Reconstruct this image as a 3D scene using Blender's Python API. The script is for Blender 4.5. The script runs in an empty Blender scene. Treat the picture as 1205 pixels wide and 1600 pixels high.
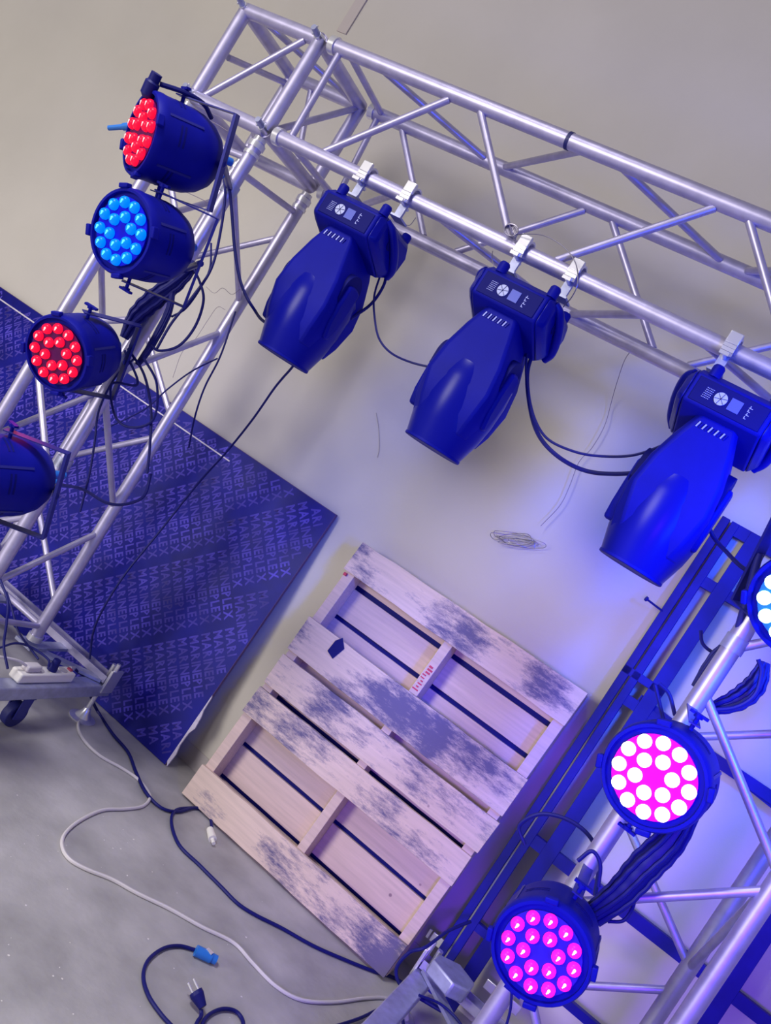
import bpy, math, random
from mathutils import Vector, Matrix
random.seed(7)
C = bpy.context.scene.collection
PI = math.pi

# ------------------------------------------------------------------ camera, world, lights
CAM = Vector((2.41091, -2.32618, 1.50946))
R_ = Vector((0.77352546, 0.34199784, 0.53356896))
D_ = Vector((0.50852213, 0.16752867, -0.84459422))
F_ = Vector((-0.37823749, 0.92464676, -0.04432578))
FOC = 1344.25
cam_d = bpy.data.cameras.new('camera'); cam = bpy.data.objects.new('camera', cam_d); C.objects.link(cam)
cam_d.sensor_fit = 'AUTO'; cam_d.sensor_width = 36; cam_d.lens = FOC/1600*36
cam_d.clip_start = 0.02
m = Matrix.Identity(4)
for i in range(3):
    m[i][0] = R_[i]; m[i][1] = -D_[i]; m[i][2] = -F_[i]; m[i][3] = CAM[i]
cam.matrix_world = m
S = bpy.context.scene
S.camera = cam
S.view_settings.view_transform = 'Standard'; S.view_settings.look = 'None'
S.view_settings.gamma = 1; S.view_settings.use_curve_mapping = False
S.view_settings.exposure = 0.0

w = bpy.data.worlds.new('room_air'); S.world = w; w.use_nodes = True
w.node_tree.nodes['Background'].inputs[0].default_value = (0.58, 0.55, 0.60, 1)
w.node_tree.nodes['Background'].inputs[1].default_value = 0.34

def lamp(name, kind, loc, target, energy, color, size=0.5, spot=None, blend=0.6, spread=None):
    d = bpy.data.lights.new(name, kind); d.energy = energy; d.color = color
    if kind == 'AREA': d.shape = 'DISK'; d.size = size
    else: d.shadow_soft_size = size
    if kind == 'AREA' and spread: d.spread = spread
    if spot: d.spot_size = spot; d.spot_blend = blend
    o = bpy.data.objects.new(name, d); C.objects.link(o); o.location = loc
    o.rotation_euler = (Vector(target)-Vector(loc)).to_track_quat('-Z', 'Y').to_euler()
    return o
lamp('room_lamp', 'AREA', (-3.0, -9.0, 2.2), (0.4, 0.9, 1.2), 510, (1.0, 0.95, 0.87), 3.0)
lamp('ceiling_lamp', 'AREA', (0.0, -2.5, 4.6), (0.0, -2.2, 0.0), 90, (1.0, 0.97, 1.0), 1.2, spread=1.9)
lamp('added_blue_wash', 'SPOT', (3.4, -1.4, 2.3), (2.15, 0.93, 1.55), 560, (0.012, 0.08, 1.0), 0.20, 0.86, 1.0)  # added spot, no fixture modelled: throws the blue glow on the wall
lamp('added_blue_wash', 'SPOT', (3.5, -1.7, 1.6), (2.2, 0.0, 1.9), 150, (0.012, 0.07, 1.0), 0.25, 1.6, 1.0)  # second added blue spot, for the beam and right-hand fixtures
lamp('added_violet_wash', 'SPOT', (2.9, -3.2, 1.3), (2.85, 0.9, 0.75), 500, (0.14, 0.01, 1.0), 0.25, .88, 1.0)  # added spot from the camera side, tints the lower right violet

# ------------------------------------------------------------------ pixel of the photograph -> point in the room
def ray(px, py):
    return R_*((px-602.5)/FOC) + D_*((py-800)/FOC) + F_
def onY(px, py, y):
    d = ray(px, py); return CAM + d*((y-CAM.y)/d.y)
def onZ(px, py, z=0.0):
    d = ray(px, py); return CAM + d*((z-CAM.z)/d.z)

# ------------------------------------------------------------------ materials
def mat(name, col, rough=0.5, metal=0.0, emit=None, es=0, spec=None, bump=None, vary=None, coat=0):
    m = bpy.data.materials.new(name); m.use_nodes = True; nt = m.node_tree; b = nt.nodes['Principled BSDF']
    b.inputs['Base Color'].default_value = (*col, 1); b.inputs['Roughness'].default_value = rough
    b.inputs['Metallic'].default_value = metal
    if spec is not None: b.inputs['Specular IOR Level'].default_value = spec
    if coat: b.inputs['Coat Weight'].default_value = coat; b.inputs['Coat Roughness'].default_value = .15
    if emit: b.inputs['Emission Color'].default_value = (*emit, 1); b.inputs['Emission Strength'].default_value = es
    tc = nt.nodes.new('ShaderNodeTexCoord')
    if vary:
        sc, amt = vary
        n = nt.nodes.new('ShaderNodeTexNoise'); n.inputs['Scale'].default_value = sc; n.inputs['Detail'].default_value = 6
        nt.links.new(tc.outputs['Object'], n.inputs['Vector'])
        r = nt.nodes.new('ShaderNodeMapRange'); r.inputs[1].default_value = .3; r.inputs[2].default_value = .7
        r.inputs[3].default_value = 1-amt; r.inputs[4].default_value = 1+amt
        nt.links.new(n.outputs['Fac'], r.inputs[0])
        v = nt.nodes.new('ShaderNodeVectorMath'); v.operation = 'SCALE'; v.inputs[0].default_value = col
        nt.links.new(r.outputs[0], v.inputs['Scale']); nt.links.new(v.outputs[0], b.inputs['Base Color'])
    if bump:
        sc, st = bump
        n2 = nt.nodes.new('ShaderNodeTexNoise'); n2.inputs['Scale'].default_value = sc; n2.inputs['Detail'].default_value = 4
        nt.links.new(tc.outputs['Object'], n2.inputs['Vector'])
        bp = nt.nodes.new('ShaderNodeBump'); bp.inputs['Strength'].default_value = st; bp.inputs['Distance'].default_value = .005
        nt.links.new(n2.outputs['Fac'], bp.inputs['Height']); nt.links.new(bp.outputs[0], b.inputs['Normal'])
    return m
M = {}  # black things below carry the blue light flare in their base colours
M['wall'] = mat('painted_plaster', (.59, .555, .51), .85, vary=(1.6, .05), bump=(60, .08))
M['floor'] = mat('concrete_floor', (.40, .385, .40), .6, vary=(5.0, .22), bump=(26, .35))
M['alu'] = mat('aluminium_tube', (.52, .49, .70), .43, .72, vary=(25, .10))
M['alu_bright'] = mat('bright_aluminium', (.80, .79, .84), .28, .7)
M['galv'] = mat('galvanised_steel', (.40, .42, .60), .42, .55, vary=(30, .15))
M['plastic'] = mat('flare_blue_housing', (.005, .007, .26), .5, 0, spec=.10, vary=(9, .12))  # black plastic with the blue flare put into its colour
M['plastic2'] = mat('flare_blue_housing_glossy', (.004, .006, .25), .28, 0, spec=.14)  # glossier black plastic, same flare blue in the base colour
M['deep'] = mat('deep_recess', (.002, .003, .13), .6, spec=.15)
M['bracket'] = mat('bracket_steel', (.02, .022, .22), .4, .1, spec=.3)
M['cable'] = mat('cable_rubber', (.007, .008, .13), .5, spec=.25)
M['cable_w'] = mat('white_cable_rubber', (.62, .58, .62), .5)
M['white'] = mat('white_plastic', (.80, .77, .74), .45)
M['print'] = mat('pale_print', (.42, .46, .85), .5)
M['screen'] = mat('screen_glass', (.12, .15, .55), .2)
M['conn'] = mat('blue_connector', (.02, .17, .62), .35)
M['steelwire'] = mat('steel_wire', (.30, .28, .36), .35, .8)
M['thinwire'] = mat('thin_wire', (.22, .18, .24), .5)
M['frame'] = mat('dark_painted_steel', (.010, .010, .24), .5, spec=.2, vary=(12, .15))  # black steel; its blue is light flare put into the colour
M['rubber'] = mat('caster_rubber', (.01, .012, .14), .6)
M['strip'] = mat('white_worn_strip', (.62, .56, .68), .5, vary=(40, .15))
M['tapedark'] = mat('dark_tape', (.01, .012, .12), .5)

def sheet_mat():
    m = mat('film_faced_plywood', (.004, .005, .21), .42, spec=.2, vary=(7, .28), bump=(90, .05)); return m  # dark film, blue light flare mixed into the base colour
M['sheet'] = sheet_mat()
M['ink'] = mat('pale_stencil_ink', (.065, .048, .40), .45, spec=.2, vary=(9, .45))
M['sheetedge'] = mat('sheet_edge', (.10, .05, .16), .7)

def wood(name, col, dark, scratch, stain_amt, spots=()):
    m = bpy.data.materials.new(name); m.use_nodes = True; nt = m.node_tree; b = nt.nodes['Principled BSDF']
    L = nt.links; N = nt.nodes.new
    b.inputs['Roughness'].default_value = .75
    tc = N('ShaderNodeTexCoord')
    mp = N('ShaderNodeMapping'); mp.inputs['Scale'].default_value = (1.5, 30, 30); L.new(tc.outputs['Object'], mp.inputs['Vector'])
    g = N('ShaderNodeTexNoise'); g.inputs['Scale'].default_value = 3; g.inputs['Detail'].default_value = 6; L.new(mp.outputs[0], g.inputs['Vector'])
    cr = N('ShaderNodeValToRGB'); L.new(g.outputs['Fac'], cr.inputs[0])
    cr.color_ramp.elements[0].position = .25; cr.color_ramp.elements[0].color = (*[c*.86 for c in col], 1)
    cr.color_ramp.elements[1].position = .75; cr.color_ramp.elements[1].color = (*[min(1, c*1.08) for c in col], 1)
    # dirt: streaky noise times patchy noise
    mp2 = N('ShaderNodeMapping'); mp2.inputs['Scale'].default_value = (3.0, 11, 11); L.new(tc.outputs['Object'], mp2.inputs['Vector'])
    s = N('ShaderNodeTexNoise'); s.inputs['Scale'].default_value = 3.4; s.inputs['Detail'].default_value = 12; s.inputs['Roughness'].default_value = .82; L.new(mp2.outputs[0], s.inputs['Vector'])
    pch = N('ShaderNodeTexNoise'); pch.inputs['Scale'].default_value = 3.2; pch.inputs['Detail'].default_value = 3; L.new(tc.outputs['Object'], pch.inputs['Vector'])
    ad = N('ShaderNodeMath'); ad.operation = 'ADD'; L.new(s.outputs['Fac'], ad.inputs[0]); L.new(pch.outputs['Fac'], ad.inputs[1])
    last = ad.outputs[0]
    for (x, y, z, rad, amt) in [(q[0]-.525, q[1], q[2], q[3], q[4]*.62) for q in spots]:     # worn patches that sit at fixed places on the boards
        vs = N('ShaderNodeVectorMath'); vs.operation = 'SUBTRACT'; L.new(tc.outputs['Object'], vs.inputs[0]); vs.inputs[1].default_value = (x, y, z)
        vm = N('ShaderNodeVectorMath'); vm.operation = 'MULTIPLY'; L.new(vs.outputs[0], vm.inputs[0]); vm.inputs[1].default_value = (.45, 0, 1)
        ln = N('ShaderNodeVectorMath'); ln.operation = 'LENGTH'; L.new(vm.outputs[0], ln.inputs[0])
        mr = N('ShaderNodeMapRange'); mr.inputs[1].default_value = rad; mr.inputs[2].default_value = rad*.3; mr.inputs[3].default_value = 0; mr.inputs[4].default_value = amt
        L.new(ln.outputs['Value'], mr.inputs[0])
        a2 = N('ShaderNodeMath'); a2.operation = 'ADD'; L.new(last, a2.inputs[0]); L.new(mr.outputs[0], a2.inputs[1]); last = a2.outputs[0]
    r = N('ShaderNodeMapRange'); r.inputs[1].default_value = 1.10-stain_amt; r.inputs[2].default_value = 1.29-stain_amt*.9; L.new(last, r.inputs[0])
    mx = N('ShaderNodeMix'); mx.data_type = 'RGBA'; L.new(r.outputs[0], mx.inputs['Factor']); L.new(cr.outputs[0], mx.inputs['A']); mx.inputs['B'].default_value = (*dark, 1)
    # knots
    vo = N('ShaderNodeTexVoronoi'); vo.inputs['Scale'].default_value = 7; L.new(tc.outputs['Object'], vo.inputs['Vector'])
    kr = N('ShaderNodeMapRange'); kr.inputs[1].default_value = .055; kr.inputs[2].default_value = .03; L.new(vo.outputs['Distance'], kr.inputs[0])
    km = N('ShaderNodeMath'); km.operation = 'MULTIPLY'; km.inputs[1].default_value = .7; L.new(kr.outputs[0], km.inputs[0])
    m2 = N('ShaderNodeMix'); m2.data_type = 'RGBA'; L.new(km.outputs[0], m2.inputs['Factor']); L.new(mx.outputs['Result'], m2.inputs['A']); m2.inputs['B'].default_value = (.14, .06, .12, 1)
    L.new(m2.outputs['Result'], b.inputs['Base Color'])
    return m

# ------------------------------------------------------------------ mesh building
class MB:
    def __init__(s): s.v = []; s.f = []; s.mi = []
    def add(s, vs, fs, mi=0):
        o = len(s.v); s.v += [Vector(v) for v in vs]; s.f += [tuple(i+o for i in f) for f in fs]; s.mi += [mi]*len(fs); return s
    def hexa(s, p, mi=0):   # 8 points: bottom 4 ccw, top 4 ccw
        return s.add(p, [(3,2,1,0),(4,5,6,7),(0,1,5,4),(1,2,6,5),(2,3,7,6),(3,0,4,7)], mi)
    def box(s, c, d, R=None, mi=0):
        c = Vector(c); R = R or Matrix.Identity(3)
        x, y, z = d[0]/2, d[1]/2, d[2]/2
        return s.hexa([c+R@Vector(q) for q in ((-x,-y,-z),(x,-y,-z),(x,y,-z),(-x,y,-z),(-x,-y,z),(x,-y,z),(x,y,z),(-x,y,z))], mi)
    def bar(s, a, b, w, h, up=(0,0,1), mi=0):     # box section from a to b; w across, h along up
        a = Vector(a); b = Vector(b); d = (b-a); l = d.length; d.normalize(); u = Vector(up); u = (u-d*u.dot(d)).normalized(); r = d.cross(u)
        R = Matrix((d, r, u)).transposed()
        return s.box((a+b)/2, (l, w, h), R, mi)
    def cyl(s, a, b, r, r2=None, n=16, mi=0, caps=True):
        a = Vector(a); b = Vector(b); r2 = r if r2 is None else r2
        d = (b-a).normalized(); u = d.orthogonal().normalized(); w_ = d.cross(u)
        vs = [a+(u*math.cos(2*PI*i/n)+w_*math.sin(2*PI*i/n))*r for i in range(n)] + [b+(u*math.cos(2*PI*i/n)+w_*math.sin(2*PI*i/n))*r2 for i in range(n)]
        fs = [(i, (i+1) % n, n+(i+1) % n, n+i) for i in range(n)]
        if caps: fs += [tuple(range(n-1, -1, -1)), tuple(range(n, 2*n))]
        return s.add(vs, fs, mi)
    def lathe(s, prof, M4, n=32, mi=0, ax='Z'):   # prof: (r, z)
        vs = []; fs = []
        for (r, z) in prof:
            for i in range(n): vs.append(M4 @ Vector((r*math.cos(2*PI*i/n), r*math.sin(2*PI*i/n), z)))
        for k in range(len(prof)-1):
            for i in range(n): fs.append((k*n+i, k*n+(i+1) % n, (k+1)*n+(i+1) % n, (k+1)*n+i))
        fs += [tuple(range(n-1, -1, -1)), tuple(range((len(prof)-1)*n, len(prof)*n))]
        return s.add(vs, fs, mi)
    def tube(s, pts, r, n=8, mi=0):
        pts = [Vector(p) for p in pts]; k = len(pts); rings = []; u = None; vs = []; fs = []
        for i, p in enumerate(pts):
            d = (pts[min(i+1, k-1)]-pts[max(i-1, 0)]).normalized()
            if u is None: u = d.orthogonal().normalized()
            u = (u-d*u.dot(d)); u = u.normalized() if u.length > 1e-6 else d.orthogonal().normalized()
            w_ = d.cross(u); rr = r[i] if isinstance(r, (list, tuple)) else r
            vs += [p+(u*math.cos(2*PI*j/n)+w_*math.sin(2*PI*j/n))*rr for j in range(n)]
        for i in range(k-1):
            for j in range(n): fs.append((i*n+j, i*n+(j+1) % n, (i+1)*n+(j+1) % n, (i+1)*n+j))
        fs += [tuple(range(n-1, -1, -1)), tuple(range((k-1)*n, k*n))]
        return s.add(vs, fs, mi)
    def prism(s, poly, M4, z0, z1, mi=0):
        n = len(poly); vs = [M4@Vector((x, y, z0)) for x, y in poly]+[M4@Vector((x, y, z1)) for x, y in poly]
        fs = [(i, (i+1) % n, n+(i+1) % n, n+i) for i in range(n)]+[tuple(range(n-1, -1, -1)), tuple(range(n, 2*n))]
        return s.add(vs, fs, mi)
    def build(s, name, mats, parent=None, bevel=0, sub=0, org=None, smooth=True):
        me = bpy.data.meshes.new(name)
        off = Vector(parent['_o']) if parent is not None and '_o' in parent else (Vector(org) if org is not None else (s.v[0].copy() if parent is None else Vector()))
        me.from_pydata([tuple(v-off) for v in s.v], [], s.f); me.update()
        for mm in (mats if isinstance(mats, (list, tuple)) else [mats]): me.materials.append(mm)
        me.polygons.foreach_set('material_index', s.mi)
        if smooth:
            me.polygons.foreach_set('use_smooth', [True]*len(s.f))
            me.set_sharp_from_angle(angle=math.radians(38))
        o = bpy.data.objects.new(name, me); C.objects.link(o)
        if parent is not None:
            o.parent = parent
            if '_o' in parent: o['_o'] = parent['_o']
        else: o.location = off; o['_o'] = tuple(off)
        if bevel:
            bm = o.modifiers.new('bevel', 'BEVEL'); bm.width = bevel; bm.segments = 2; bm.limit_method = 'ANGLE'; bm.angle_limit = math.radians(40)
        return o
def empty(name, loc, label, cat, group=None):
    o = bpy.data.objects.new(name, None); C.objects.link(o); o.location = loc; o['_o'] = tuple(loc)
    o.empty_display_size = .05
    return tag(o, label, cat, group)
def tag(o, label=None, cat=None, group=None, kind=None):
    if label: o['label'] = label
    if cat: o['category'] = cat
    if group: o['group'] = group
    if kind: o['kind'] = kind
    return o
def smooth_path(pts, sub=8):
    pts = [Vector(p) for p in pts]; out = []
    P = [pts[0]*2-pts[1]]+pts+[pts[-1]*2-pts[-2]]
    for i in range(1, len(P)-2):
        p0, p1, p2, p3 = P[i-1:i+3]
        for k in range(sub):
            t = k/sub
            out.append(.5*((2*p1)+(-p0+p2)*t+(2*p0-5*p1+4*p2-p3)*t*t+(-p0+3*p1-3*p2+p3)*t**3))
    out.append(pts[-1]); return out

# ------------------------------------------------------------------ setting
WY = 0.93
b = MB().box((1.5, WY+.1, 2.9), (12, .2, 5.8)); tag(b.build('wall_back', M['wall']), kind='structure')
b = MB().box((1.5, -1.65, -.05), (11, 5.16, .1)); tag(b.build('floor', M['floor']), kind='structure')
# thin strip in a darker tone, standing in for a pipe's shadow
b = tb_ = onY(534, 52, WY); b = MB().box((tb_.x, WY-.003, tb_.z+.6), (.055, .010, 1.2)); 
tag(b.build('wall_shadow_strip_1', mat('shadow_strip_tone', (.54, .48, .47), .8)), kind='structure')
# skirting seam
b = MB().box((1.5, WY-.002, .04), (9, .004, .08)); tag(b.build('baseboard_back', mat('skirting_paint', (.50, .46, .47), .8, vary=(5, .06)), smooth=False), kind='structure')

# ------------------------------------------------------------------ trussing
S3 = .355; DY = .3675; RC = .0245; RW = .0118; ZT = 2.6; ZB = 2.25
XL = 0.0; XR = .35
def web(root, a, b, r=RW):
    MB().cyl(a, b, r, n=12).build('brace', M['alu'], root)
def chord(root, a, b, r=RC):
    MB().cyl(a, b, r, n=24).build('chord', M['alu'], root)
def collar(root, p, d, r=.031, l=.02):
    p = Vector(p); d = Vector(d).normalized()
    MB().cyl(p-d*l, p+d*l, r, n=24).build('coupler_collar', M['alu_bright'], root)

# beam
beam = empty('truss_beam', (1.4, .18, 2.25), 'long silver box truss beam spanning across the top with moving heads hung from it', 'truss')
X0 = XR+.05; X1 = 2.44-.05
for (y, z) in ((0, ZT), (0, ZB), (DY, ZT), (DY, ZB)):
    chord(beam, (X0, y, z), (X1, y, z)); 
    collar(beam, (X0+.012, y, z), (1, 0, 0), .030, .012); collar(beam, (X1-.012, y, z), (1, 0, 0), .030, .012)
def zig(xs, A, B):    # A, B: functions x -> point
    for (xa, xb) in xs: web(beam, A(xa), B(xb))
f_top = lambda x: (x, 0, ZT-.02); f_bot = lambda x: (x, 0, ZB+.02)
r_top = lambda x: (x, DY, ZT-.02); r_bot = lambda x: (x, DY, ZB+.02)
zig([(.445, .455), (.90, .60), (1.02, 1.33), (1.80, 1.49), (1.90, 2.20)], f_top, f_bot)
zig([(.44, .47), (.56, .87), (1.335, 1.01), (1.44, 1.78), (2.24, 1.90)], r_top, r_bot)
tf = lambda x: (x, .02, ZT); tb = lambda x: (x, DY-.02, ZT)
bf = lambda x: (x, .02, ZB); bb = lambda x: (x, DY-.02, ZB)
zig([(.47, .455), (.60, .92), (1.37, 1.01), (1.49, 1.81), (2.25, 1.90)], tf, tb)
zig([(.46, .47), (.90, .58), (1.05, 1.40), (1.80, 1.50), (1.95, 2.28)], bf, bb)

# corner block
cor = empty('truss_corner', (.175, .18, 2.25), 'cube shaped silver truss corner block at the upper left end of the beam', 'truss corner', 'truss corner cubes')
def corner(root, x0, x1):
    for y in (0, DY):
        for z in (ZT, ZB): chord(root, (x0, y, z), (x1, y, z))
    for x in (x0, x1):
        for z in (ZT, ZB): chord(root, (x, 0, z), (x, DY, z))
        for y in (0, DY): chord(root, (x, y, ZB), (x, y, ZT))
    for x in (x0, x1):                       # open tube sockets and pins at the front
        for z in (ZT, ZB):
            MB().cyl((x, -.014, z), (x, -.062, z+.004), .0125, .010, n=12).build('spigot', M['galv'], root)
            MB().cyl((x, 0, z), (x, -.03, z), .019, .014, n=16).build('socket', M['alu_bright'], root)
            MB().cyl((x-.004, -.045, z-.012), (x-.004, -.045, z+.02), .004, n=8).build('pin', M['alu_bright'], root)
corner(cor, XL, XR)
for a, b_ in (((.04, 0, ZB+.02), (.29, 0, ZT-.02)), ((.0, .04, 2.44), (0, DY-.02, 2.56)), ((.07, .02, ZT), (.32, DY-.02, ZT)),
              ((.11, DY, ZT-.02), (.25, DY, ZB+.02)), ((.28, .03, ZB), (.06, DY-.02, ZB)), ((XR, .03, ZB+.02), (XR, DY-.02, ZT-.02))):
    web(cor, a, b_)
cor2 = empty('truss_corner', (2.62, .18, 2.25), 'cube shaped truss corner block on the right tower, beyond the picture edge', 'truss corner', 'truss corner cubes')
corner(cor2, 2.44, 2.80)

# towers
def tower(root, x0, x1, webs, zb=.22):
    for x in (x0, x1):
        for y in (0, DY):
            chord(root, (x, y, zb), (x, y, ZB-.045))
            collar(root, (x, y, ZB-.06), (0, 0, 1), .0295, .010); collar(root, (x, y, ZB-.092), (0, 0, 1), .0285, .006)
            MB().cyl((x, y, ZB-.1), (x, y, ZB-.03), .0215, n=20).build('spigot', M['alu_bright'], root)
            collar(root, (x, y, zb+.01), (0, 0, 1), .030, .012)
    for a, b_ in webs: web(root, a, b_)
tl = empty('truss_tower', (.175, .18, .2), 'left upright silver box truss tower with four dark par cans on it', 'truss')
def lefttower_webs(x0, x1, ofs=0.0):
    W = []
    # right face (x1): steep strut front -> rear, then diagonal rear -> front
    def rf(zf, zr): W.append(((x1, .015, zf+ofs), (x1, DY-.015, zr+ofs)))
    def bk(zl, zr): W.append(((x0+.015, DY, zl+ofs), (x1-.015, DY, zr+ofs)))
    def fr(zl, zr): W.append(((x0+.015, 0, zl+ofs), (x1-.015, 0, zr+ofs)))
    def lf(zf, zr): W.append(((x0, .015, zf+ofs), (x0, DY-.015, zr+ofs)))
    for zf, zr in ((2.09, 2.135), (2.03, 1.745), (1.31, 1.60), (1.19, .83), (.44, .70), (.30, .28)): rf(zf, zr)
    for zl, zr in ((1.78, 2.02), (1.47, 1.245), (.86, 1.13), (.65, .395), (.28, .28)): bk(zl, zr)
    for zl, zr in ((2.03, 1.745), (1.33, 1.50), (1.16, .85), (.45, .70), (.28, .28), (2.12, 2.14)): fr(zl, zr)
    for zf, zr in ((1.72, 2.03), (1.60, 1.20), (.85, 1.147), (.70, .40), (.28, .28)): lf(zf, zr)
    return W
tower(tl, XL, XR, lefttower_webs(XL, XR))
tr = empty('truss_tower', (2.62, .18, .2), 'right upright truss tower at the picture edge holding pink and blue par cans', 'truss')
W = [((2.455, 0, .835), (2.785, 0, 1.14)), ((2.80, .015, 1.20), (2.80, DY-.015, .80)), ((2.455, DY, 1.02), (2.785, DY, .80)),
     ((2.455, DY, .44), (2.785, DY, .70)), ((2.455, 0, .62), (2.785, 0, .30)), ((2.455, DY, 1.30), (2.785, DY, 1.56)),
     ((2.455, 0, 1.45), (2.785, 0, 1.20)), ((2.455, 0, 1.60), (2.785, 0, 1.95)), ((2.455, DY, 1.95), (2.785, DY, 1.62)),
     ((2.44, .015, .70), (2.44, DY-.015, .42)), ((2.44, .015, 1.35), (2.44, DY-.015, 1.05)), ((2.44, .015, 1.45), (2.44, DY-.015, 1.8)), ((2.455, DY, .28), (2.785, DY, .28)), ((2.455, 0, .28), (2.785, 0, .28))]
tower(tr, 2.44, 2.80, W)
# loose ratchet band and tape marks on the trusses
tag(MB().cyl((1.32, 0, ZT), (1.331, 0, ZT), .0262, n=24).build('tape_band', M['tapedark']), 'thin black tape band around the top front tube of the beam', 'tape')

# base dollies
def base(root, x0, sgn, cx, with_strip=True):
    # x0: tower chord next to the outer corner, sgn: direction of that corner
    g = M['galv']
    xc = x0+sgn*.225
    xo = cx-sgn*.40
    MB().box((xc, .10, .155), (.07, 1.05, .05)).build('box_beam', g, root, bevel=.004)
    MB().box((xo, .10, .155), (.07, 1.05, .05)).build('box_beam', g, root, bevel=.004)
    for y in (.585, -.235):
        bm = MB().box(((xc+xo)/2, y, .190), (abs(xc-xo)+.05, .055, .006))
        bm.box(((xc+xo)/2, y-.026, .203), (abs(xc-xo)+.05, .004, .03)); bm.box(((xc+xo)/2, y+.026, .203), (abs(xc-xo)+.05, .004, .03))
        bm.build('channel', M['alu'], root)
    for (x, y) in ((x0, DY), (x0, 0)):
        MB().bar((x, y, .188), (xc, y+(.2 if y > 0 else -.2), .188), .04, .012).build('brace_plate', g, root)
    for x in (x0, cx*2-x0):
        for y in (0, DY):
            MB().box((x, y, .200), (.09, .09, .012)).build('foot_plate', g, root)
            MB().bar((x, y, .19), (x, .60 if y > 0 else -.25, .19), .05, .012).build('foot_bar', g, root)
    for x in (xc, xo):
        for y in (.60, -.25):
            MB().cyl((x+sgn*.0, y, .015), (x, y, .26), .010, n=12).build('jack_screw', M['alu_bright'], root)
            MB().lathe([(.055, .0), (.057, .006), (.035, .012), (.018, .035), (.014, .05)], Matrix.Translation((x, y, .0)), 24).build('jack_foot', M['alu_bright'], root)
            hb = MB().box((x+sgn*.035, y-.01, .20), (.012, .07, .10)); hb.cyl((x+sgn*.03, y-.02, .20), (x+sgn*.03, y-.02, .28), .009, n=12)
            hb.build('hinge_plate', M['alu_bright'], root, bevel=.002)
    for (x, y) in ((xc, .20), (xo, .20), (xc, -.15)):
        MB().cyl((x-.018, y, .048), (x+.018, y, .048), .048, n=24).build('caster', M['rubber'], root, bevel=.004)
        hb = MB().box((x-.025, y, .085), (.005, .05, .09)); hb.box((x+.025, y, .085), (.005, .05, .09)); hb.box((x, y, .127), (.06, .06, .006))
        hb.build('caster_fork', M['bracket'], root)
def sub_empty(name, parent, label):
    o = bpy.data.objects.new(name, None); C.objects.link(o); o.parent = parent; o['_o'] = parent['_o']; o['label'] = label; o.empty_display_size = .05; return o
bl = sub_empty('wheeled_base', tl, 'galvanised base with casters and screw jacks')
base(bl, XR, 1, .175)
br = sub_empty('wheeled_base', tr, 'galvanised base with casters and screw jacks')
base(br, 2.44, -1, 2.62)
bm = MB().prism([(0, 0), (.10, .0), (.135, .05), (.11, .12), (.03, .13), (-.02, .06)], Matrix.Translation((2.215, .50, .215)) @ Matrix.Rotation(math.radians(-20), 4, 'Z'), 0, .05)
bm.build('corner_bracket', M['galv'], br, bevel=.006)

# ------------------------------------------------------------------ par cans
def led_mats(kind):
    if kind == 'red': return ((1.0, .006, .045), 1.0, (1.0, .42, .42), 1.3, (.10, .002, .10))
    if kind == 'blue': return ((.0, .20, 1.0), 1.0, (.10, .85, 1.0), 1.3, (.002, .004, .6))
    if kind == 'magenta': return ((1.0, .012, .50), 1.2, (1.0, .72, .85), 2.2, (.03, .015, .42))
    if kind == 'white': return ((1.0, .84, .97), 2.2, (1.0, 1.0, 1.0), 3.0, (.8, .001, .52))
    if kind == 'cyan': return ((.55, .98, 1.0), 3.0, (1, 1, 1), 5.0, (.02, .16, .8))
LM = {}
for k in ('red', 'blue', 'magenta', 'white', 'cyan'):
    c, s, c2, s2, pc = led_mats(k)
    LM[k] = (mat('led_'+k, [v*.5 for v in c], .3, 0, c, s, spec=.15), mat('led_core_'+k, c2, .3, 0, c2, s2), mat('led_plate_'+k, pc, .35, spec=.2))  # plate colours hold the glow that spills from the lenses
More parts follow.
